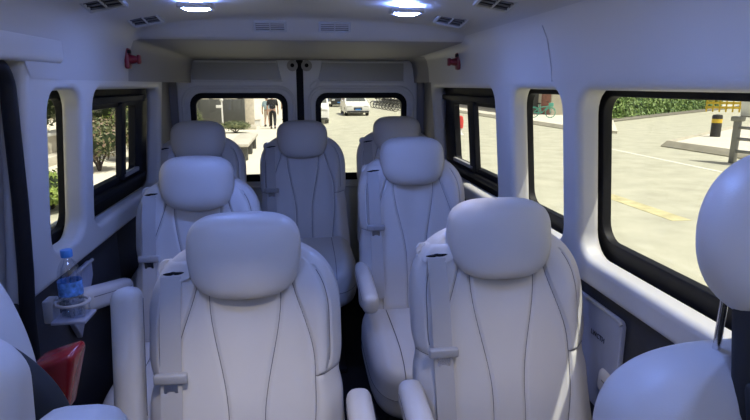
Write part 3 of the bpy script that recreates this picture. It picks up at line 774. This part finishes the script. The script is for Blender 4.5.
# people walking
def skin_bm(verts, edges, radii, root=0, sub=1):
    me = bpy.data.meshes.new('tmp'); me.from_pydata(verts, edges, [])
    o = bpy.data.objects.new('tmp', me); C.objects.link(o)
    o.modifiers.new('s', 'SKIN'); sd = o.modifiers.new('d', 'SUBSURF'); sd.levels = sub; sd.render_levels = sub
    for i, r in enumerate(radii):
        d = me.skin_vertices[0].data[i]; d.radius = (r, r) if not isinstance(r, tuple) else r
        d.use_root = (i == root)
    dg = bpy.context.evaluated_depsgraph_get(); dg.update()
    m2 = bpy.data.meshes.new_from_object(o.evaluated_get(dg)); bm = bmesh.new(); bm.from_mesh(m2)
    bpy.data.objects.remove(o); bpy.data.meshes.remove(m2)
    return bm
def person(loc, rz, H, top, low, label, step=.22, armsw=.12, skirt=False):
    e = empty('person', (loc[0], loc[1], G), rz, label, 'person', 'people on the pavement')
    k = H/1.72
    P = {'pel': (0, 0, .95), 'wst': (0, .01, 1.10), 'chs': (0, .0, 1.30), 'nck': (0, .0, 1.47), 'hed': (0, -.01, 1.56)}
    V = [P['pel'], P['wst'], P['chs'], P['nck'], P['hed']]; R = [.13, .115, .135, .055, .06]
    E_ = [(0, 1), (1, 2), (2, 3), (3, 4)]
    def add(par, p, r): V.append(p); R.append(r); E_.append((par, len(V)-1)); return len(V)-1
    legs = []; armpts = []
    for s in (-1, 1):
        a = add(2, (s*.19, 0, 1.38), .06); b_ = add(a, (s*.24, s*armsw*.4, 1.12), .045); c = add(b_, (s*.25, s*armsw-.05, .88), .035); d = add(c, (s*.25, s*armsw-.07, .79), .038)
        for q in range(4):
            add(d, (s*.25-.018+.012*q, s*armsw-.08-.01*q, .70-.006*abs(q-1.5)), .010)
        add(d, (s*.22, s*armsw-.10, .75), .011)
        l = add(0, (s*.09, 0, .88), .095); kn = add(l, (s*.10, -s*step*.35-.03, .49), .062); an = add(kn, (s*.10, -s*step, .09+(.05 if s*step < 0 else 0)), .042); add(an, (s*.10, -s*step-.16, .035), .036)
        legs.append([V[l], V[kn], V[an]]); armpts.append([V[a], V[b_]])
    Sx = lambda p: tuple(q*k for q in p)
    bm = skin_bm([Sx(p) for p in V], E_, [tuple(q*k for q in r) if isinstance(r, tuple) else r*k for r in R])
    def face(p):
        if p.y < 0: p.x *= .92
        return p
    sellip(bm, Sx((0, -.012, 1.615)), (.078*k, .098*k, .118*k), 1, 1, 24, 18, face)
    sellip(bm, Sx((0, -.115, 1.60)), (.014*k, .022*k, .024*k), 1, 1, 10, 8)
    for s in (-1, 1): sellip(bm, Sx((s*.080, .0, 1.61)), (.010*k, .022*k, .032*k), 1, 1, 10, 8)
    obj('body', bm, 'skin', e)
    bm = bmesh.new(); sellip(bm, Sx((0, .012, 1.645)), (.088*k, .100*k, .105*k), 1, 1, 24, 16, lambda p: Vector((p.x, p.y if p.y > -.05 else -.05+(p.y+.05)*.4, p.z if p.y > -.02 else max(p.z, .03)))); obj('hair', bm, 'hair', e)
    # shirt
    V2 = [P['pel'], P['wst'], P['chs'], (0, 0, 1.44)]; R2 = [.185, .165, .20, .09]; E2 = [(0, 1), (1, 2), (2, 3)]
    for a, b_ in armpts:
        V2.append(a); R2.append(.085); E2.append((2, len(V2)-1)); V2.append(b_); R2.append(.070); E2.append((len(V2)-2, len(V2)-1))
    bm = skin_bm([Sx(p) for p in V2], E2, [tuple(q*k for q in r) if isinstance(r, tuple) else r*k for r in R2]); obj('shirt', bm, top, e)
    V3 = [(0, 0, .98), (0, 0, .90)]; R3 = [.165, .175]; E3 = [(0, 1)]
    for L in legs:
        pr = 1
        for q, p in enumerate(L):
            if skirt and q == 2: break
            V3.append(p if not (q == 2) else (p[0], p[1], p[2]+.02)); R3.append([.108, .082, .062][q]); E3.append((pr, len(V3)-1)); pr = len(V3)-1
    bm = skin_bm([Sx(p) for p in V3], E3, [tuple(q*k for q in r) if isinstance(r, tuple) else r*k for r in R3]); obj('trousers', bm, low, e)
    for s in (-1, 1):
        p = (s*.10, -s*step-.07, .045+(.04 if s*step < 0 else 0)); bm = bmesh.new(); sellip(bm, Sx(p), (.052*k, .14*k, .05*k), .8, .8, 16, 10); obj('shoe', bm, 'tyre', e)
    return e
person((-1.42, 29.3, 0), PI, 1.78, 'clothblack', 'clothblack', 'person in black shirt and black trousers walking away on the pavement', .2)
person((-1.80, 30.9, 0), PI*.9, 1.62, 'clothblue', 'clothcream', 'person in pale blue top and cream shorts beside the one in black', -.1, skirt=True)
person((-.98, 36.5, 0), PI*1.1, 1.70, 'clothgrey', 'clothblack', 'person in dark grey, farther off, right of the one in black', .16)

# vehicles
def wheel(parent, x, y, r=.31, w=.2):
    bm = bmesh.new(); cyl(bm, (x-w/2, y, r), (x+w/2, y, r), r, 24); o = obj('wheel', bm, 'tyre', parent)
    s = 1 if x > 0 else -1
    bm = bmesh.new(); cyl(bm, (x+s*w*.3, y, r), (x+s*(w/2+.012), y, r), r*.62, 18); obj('hub_cap', bm, 'chrome', o)
def prism(bm, prof, hw0, hw1f):
    """side profile (y,z) swept across x; half width depends on height"""
    L = [bm.verts.new((-hw1f(z), y, z)) for y, z in prof]; Rr = [bm.verts.new((hw1f(z), y, z)) for y, z in prof]
    n = len(prof)
    for i in range(n): bm.faces.new((L[i], L[(i+1) % n], Rr[(i+1) % n], Rr[i]))
    bm.faces.new(L[::-1]); bm.faces.new(Rr)
    es = [e for e in bm.edges if e.verts[0] in L and e.verts[1] in L or e.verts[0] in Rr and e.verts[1] in Rr]
    bmesh.ops.bevel(bm, geom=es, offset=hw0, segments=3, affect='EDGES')
def car(loc, rz, paint, label, group, cat='car', hgt=1.5, ln=4.4, wd=1.76, name='car', boxy=False):
    e = empty(name, (loc[0], loc[1], G), rz, label, cat, group); h = hgt; f = -ln/2; r = ln/2; hw = wd/2
    HW = lambda z: hw-max(0, z-.85)*.26 if not boxy else hw-max(0, z-1.0)*.10
    if boxy: prof = [(f, .25), (f-.04, .6), (f+.05, .95), (f+.35, 1.12), (f+.95, h-.08), (f+1.3, h), (r-.15, h), (r, h-.2), (r+.03, .5), (r, .25)]
    else: prof = [(f+.05, .22), (f-.04, .45), (f, .72), (f+.2, .84), (f+1.15, .98), (f+1.9, h-.04), (f+2.3, h), (r-1.25, h-.03), (r-.55, 1.06), (r-.05, 1.0), (r+.02, .5), (r-.04, .22)]
    bm = bmesh.new(); prism(bm, prof, .06, HW); obj('body', bm, paint, e)
    a, b_ = (prof[3], prof[4]) if boxy else (prof[4], prof[5])
    def on(t, o=.012): y = a[0]+(b_[0]-a[0])*t; z = a[1]+(b_[1]-a[1])*t; return y-o*.6, z+o
    bm = bmesh.new(); q = []
    for t, s in ((.08, -1), (.08, 1), (.92, 1), (.92, -1)):
        y, z = on(t); q.append(bm.verts.new((s*(HW(z)-.10), y, z)))
    bm.faces.new(q); ex = bmesh.ops.extrude_face_region(bm, geom=bm.faces[:])
    for v in [v for v in ex['geom'] if isinstance(v, bmesh.types.BMVert)]: v.co += Vector((0, .02, -.02))
    obj('windscreen', bm, 'carglass', e, False)
    zt = h-.16; zb = (1.03 if not boxy else 1.15); yr = r-(.95 if not boxy else .4)
    for s in (-1, 1):
        bm = bmesh.new(); q = [bm.verts.new((s*(HW(z)+.006), y, z)) for y, z in ((a[0]+.45, zb), (b_[0]+.18, zt), (yr-.35, zt), (yr, zb))]
        bm.faces.new(q); obj('side_window', bm, 'carglass', e, False)
        bm = bmesh.new(); rbox(bm, (s*(hw+.08), a[0]+.45, zb+.03), (.16, .09, .12), .03); obj('mirror', bm, paint, e)
        bm = bmesh.new(); rbox(bm, (s*(hw-.26), f+.05, .70 if not boxy else .82), (.36, .16, .13), .04, rot=(0, s*.1, 0)); obj('headlamp', bm, 'lampglass', e)
    bm = bmesh.new(); rbox(bm, (0, f-.005, .52), (.62, .10, .20), .03); obj('grille', bm, 'carblack', e)
    bm = bmesh.new(); rbox(bm, (0, f-.01, .30), (wd-.16, .10, .12), .03); obj('bumper', bm, 'carblack', e)
    bm = bmesh.new(); rbox(bm, (0, f-.06, .46), (.40, .02, .11), .004); obj('number_plate', bm, 'cap', e)
    for x in (-hw+.1, hw-.1):
        for y in (f+.82, r-.85): wheel(e, x, y)
    return e
car((4.05, 43.2, 0), .03, 'white', 'white car driving towards the van along the street behind', 'vehicles on the street behind')
car((.74, 35.2, 0), 0, 'white', 'white van parked at the kerb, cut off by the right rear door frame', 'vehicles on the street behind', 'van', 2.05, 4.9, 1.75, 'parked_van', True)
car((3.95, 60.6, 0), .0, 'carblack', 'dark car far down the street, left of the white car', 'vehicles on the street behind')
car((3.3, 70.5, 0), .02, 'cargrey', 'grey car farthest down the street, behind the dark car', 'vehicles on the street behind')
# two-wheelers
def bike(loc, rz, paint, label, group, basket=True):
    e = empty('bicycle', (loc[0], loc[1], loc[2]), rz, label, 'bicycle', group)
    def ring(y):
        bm = bmesh.new(); tube(bm, [(0, y+.31*math.cos(a), .33+.31*math.sin(a)) for a in [2*PI*k/28 for k in range(28)]], .026, 8, True)
        o = obj('wheel', bm, paint if paint == 'teal' else 'tyre', e)
        bm = bmesh.new()
        for k in range(5): a = PI*k/5; tube(bm, [(0, y+.29*math.cos(a), .33+.29*math.sin(a)), (0, y-.29*math.cos(a), .33-.29*math.sin(a))], .008, 4)
        obj('spokes', bm, 'steel', o)
    ring(-.52); ring(.52)
    bm = bmesh.new()
    for p, q in (((-.52, .33), (-.40, .95)), ((-.42, .82), (.02, .30)), ((.02, .30), (.20, .85)), ((.52, .33), (.02, .30)), ((.52, .33), (.16, .72)), ((-.42, .75), (.16, .66))): tube(bm, [(0, *p), (0, *q)], .028, 8)
    obj('frame', bm, paint, e)
    bm = bmesh.new(); tube(bm, [(-.28, -.26, 1.03), (-.1, -.38, 1.0), (.1, -.38, 1.0), (.28, -.26, 1.03)], .018, 8); obj('handlebar', bm, 'tyre', e)
    bm = bmesh.new(); sellip(bm, (0, .23, .90), (.09, .14, .05), .9, .9, 16, 10); obj('saddle', bm, 'tyre', e)
    if basket:
        bm = bmesh.new(); vs = rbox(bm, (0, -.56, .84), (.34, .26, .24), .02); obj('basket', bm, paint, e)
    for y in (-.52, .52):
        bm = bmesh.new(); tube(bm, [(0, y+.36*math.cos(a), .33+.36*math.sin(a)) for a in [PI*(.15+.7*k/10) for k in range(11)]], .02, 6); obj('mudguard', bm, paint, e)
    return e
bike((15.55, 35.2, G+.12), 1.0, 'teal', 'teal shared bicycle parked on the pavement seen through the narrow right window', 'bicycles')
b0 = bike((7.6, 55.5, G), 1.3, 'carblack', 'first of the dark bicycles in the row along the street behind, farthest away', 'dark bicycles parked along the street behind')
words = ['second', 'third', 'fourth', 'fifth', 'sixth', 'seventh', 'eighth']
for k, wd in enumerate(words):
    c = copy_tree(b0); c.location = (7.72+.12*k, 54.2-1.15*k, G); c.rotation_euler.z = 1.3+.1*math.sin(k*2.3)
    c['label'] = '%s dark bicycle from the far end of the row along the street' % wd
# right side street furniture
hd = empty('hedge', (29, 41.6, G+.1), math.atan2(20.4, 25.5), 'long green hedge along the kerb seen through the large right window', 'hedge')
bm = bmesh.new()
def hs():
    f = random.random(); x = random.uniform(-13.5, 12.5)
    if f < .7: return Vector((x, -.75+random.uniform(-.1, .18), random.uniform(.05, 2.3))), Vector((0, -1, .2))
    if f < .92: return Vector((x, random.uniform(-.8, .8), 2.3+random.uniform(-.1, .1))), Vector((0, 0, 1))
    return Vector((-13.5+random.uniform(-.1, .1), random.uniform(-.8, .8), random.uniform(.05, 2.3))), Vector((-1, 0, 0))
leaves(bm, hs, 16000, .115); obj('foliage', bm, 'leafhedge', hd, False)
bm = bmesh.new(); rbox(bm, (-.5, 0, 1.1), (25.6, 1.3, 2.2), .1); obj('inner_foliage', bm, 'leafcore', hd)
bo = empty('bollard', (16.76, 21.0, G+.14), 0, 'black round bollard with yellow band on the raised pavement', 'bollard')
bm = bmesh.new(); lathe(bm, [(.19, 0), (.19, .82), (.17, .88), (.02, .90)], 24); obj('post', bm, 'bollard', bo)
bm = bmesh.new(); lathe(bm, [(.194, .56), (.194, .72)], 24, cap=False); obj('yellow_band', bm, 'yellow', bo)
yb = empty('barrier', (32.6, 40.4, G+.14), -.7, 'yellow barrier standing beyond the hedge', 'barrier')
for k in range(6):
    bm = bmesh.new(); rbox(bm, (-1.1+.44*k, 0, .625), (.12, .06, 1.25), .02); obj('upright', bm, 'yellow', yb)
for z in (.35, .70, .95, 1.2):
    bm = bmesh.new(); rbox(bm, (0, 0, z), (2.4, .06, .18), .02); obj('rail', bm, 'yellow', yb)
gb = empty('railing', (12.32, 14.62, G), -1.25, 'grey steel railing with thick posts at the right edge of the large window', 'railing')
for k in range(3):
    bm = bmesh.new(); rbox(bm, (2.2*k, 0, .62), (.16, .16, 1.24), .02); obj('post', bm, 'steel', gb)
    bm = bmesh.new(); rbox(bm, (2.2*k, 0, 1.26), (.30, .24, .14), .03); obj('post_cap', bm, 'steel', gb)
for z in (.35, .70, 1.02):
    bm = bmesh.new(); cyl(bm, (0, 0, z), (4.4, 0, z), .045, 10); obj('rail', bm, 'steel', gb)
sb = empty('sign_board', (12.42, 14.64, G+1.34), -1.25, 'white sign board leaning above the railing at the right edge', 'sign')
bm = bmesh.new(); rbox(bm, (.50, .0, .55), (1.1, .05, 1.1), .01, rot=(.12, 0, 0)); obj('board', bm, 'white', sb)
bm = bmesh.new(); rbox(bm, (.50, .05, .55), (1.18, .03, 1.18), .01, rot=(.12, 0, 0)); obj('board_frame', bm, 'steel', sb)
tp = empty('traffic_post', (7.1, 24.7, G), 0, 'red and white traffic post seen through the right sliding window', 'post')
bm = bmesh.new(); lathe(bm, [(.17, 0), (.17, .04), (.09, .07), (.075, .4), (.07, .5)], 20); obj('base', bm, 'white', tp)
bm = bmesh.new(); lathe(bm, [(.12, .30), (.14, .62), (.10, .82), (.03, .86)], 20); obj('red_top', bm, 'redsign', tp)
up = empty('utility_pole', (14.3, 39.5, G+.12), 0, 'grey utility pole on the far pavement seen through the right sliding window', 'pole')
bm = bmesh.new(); cyl(bm, (0, 0, 0), (0, 0, 6), .16, 14); obj('pole', bm, 'steel', up)
bm = bmesh.new(); rbox(bm, (0, 0, 5.6), (1.4, .1, .1), .01); obj('crossarm', bm, 'steel', up)
# buildings that close the views
def building(loc, rz, size, wallm, label, doors, winz):
    e = empty('building', (loc[0], loc[1], G), rz, label, 'building', 'buildings across the street')
    w_, d_, h_ = size
    bm = bmesh.new(); rbox(bm, (0, d_/2, h_/2), (w_, d_, h_), .03); obj('wall', bm, wallm, e)
    bm = bmesh.new(); rbox(bm, (0, d_/2, h_+.12), (w_+.3, d_+.3, .24), .03); obj('roof', bm, 'concrete', e)
    for x, ww, hh, m in doors:
        bm = bmesh.new(); rbox(bm, (x, -.02, hh/2), (ww, .08, hh), .01); obj('door', bm, m, e)
    for z in winz:
        n = int(w_/3)
        for k in range(n):
            bm = bmesh.new(); rbox(bm, (-w_/2+1.5+k*w_/n, -.01, z), (1.5, .06, 1.3), .01); o = obj('window', bm, 'carglass', e)
            bm = bmesh.new(); rbox(bm, (-w_/2+1.5+k*w_/n, -.03, z-.72), (1.7, .14, .08), .01); obj('sill', bm, 'concrete', o)
building((17.6, 50.3, 0), -PI/2, (24, 5, 7), 'cream', 'cream shop building behind the teal bicycle', [(11.1, 1.5, 2.6, 'brick'), (9.2, 1.0, 2.3, 'hoard'), (6.0, 1.1, 2.3, 'hoard'), (1.0, 1.2, 2.4, 'carglass'), (-6, 1.2, 2.3, 'hoard')], (4.6,))
building((6, 104, 0), 0, (44, 10, 12), 'pinkwall', 'pinkish building closing the street behind', [(-12, 3, 2.6, 'carglass'), (-5, 3, 2.6, 'hoard'), (2, 3, 2.6, 'carglass'), (9, 3, 2.6, 'brick')], (4.6, 8.6))
building((-8.5, 62, 0), PI/2, (46, 8, 9), 'cream', 'long pale building along the left pavement behind', [(-14, 2, 2.5, 'carglass'), (-6, 2, 2.5, 'hoard'), (4, 2, 2.5, 'carglass')], (4.5,))
building((-15, 14, 0), PI/2, (36, 8, 8), 'cream', 'pale building beyond the shrubs on the left', [(-6, 2, 2.5, 'carglass'), (3, 2, 2.5, 'hoard')], (4.3,))

# ------------------------------------------------------------------ light, sky, camera
sun = bpy.data.lights.new('sun', 'SUN'); sun.energy = 5.0; sun.angle = .01; sun.color = (1, .975, .87)
so = bpy.data.objects.new('sun', sun); C.objects.link(so)
d = Vector((-.36, .26, -1.0)); so.rotation_euler = d.to_track_quat('-Z', 'Y').to_euler()
W = bpy.data.worlds.new('world'); bpy.context.scene.world = W; W.use_nodes = True
nt = W.node_tree; bg = nt.nodes['Background']; sky = nt.nodes.new('ShaderNodeTexSky'); sky.sky_type = 'NISHITA'; sky.sun_disc = False
sky.sun_elevation = math.radians(62); sky.sun_rotation = math.radians(130); sky.air_density = .9; sky.dust_density = 6.0; sky.ozone_density = .5
nt.links.new(sky.outputs[0], bg.inputs[0]); bg.inputs[1].default_value = .10
cam = bpy.data.cameras.new('camera'); cam.sensor_width = 36; cam.lens = 560/750*36; cam.clip_start = .02; cam.clip_end = 500
co = bpy.data.objects.new('camera', cam); C.objects.link(co)
th, ps = math.radians(12.583), math.radians(7.447)
co.location = (0, 0, 1.55); co.rotation_euler = (PI/2-th, 0, -ps)
sc = bpy.context.scene; sc.camera = co
sc.view_settings.view_transform = 'Standard'; sc.view_settings.look = 'None'; sc.view_settings.gamma = 1; sc.view_settings.exposure = .1
sc.view_settings.use_curve_mapping = False
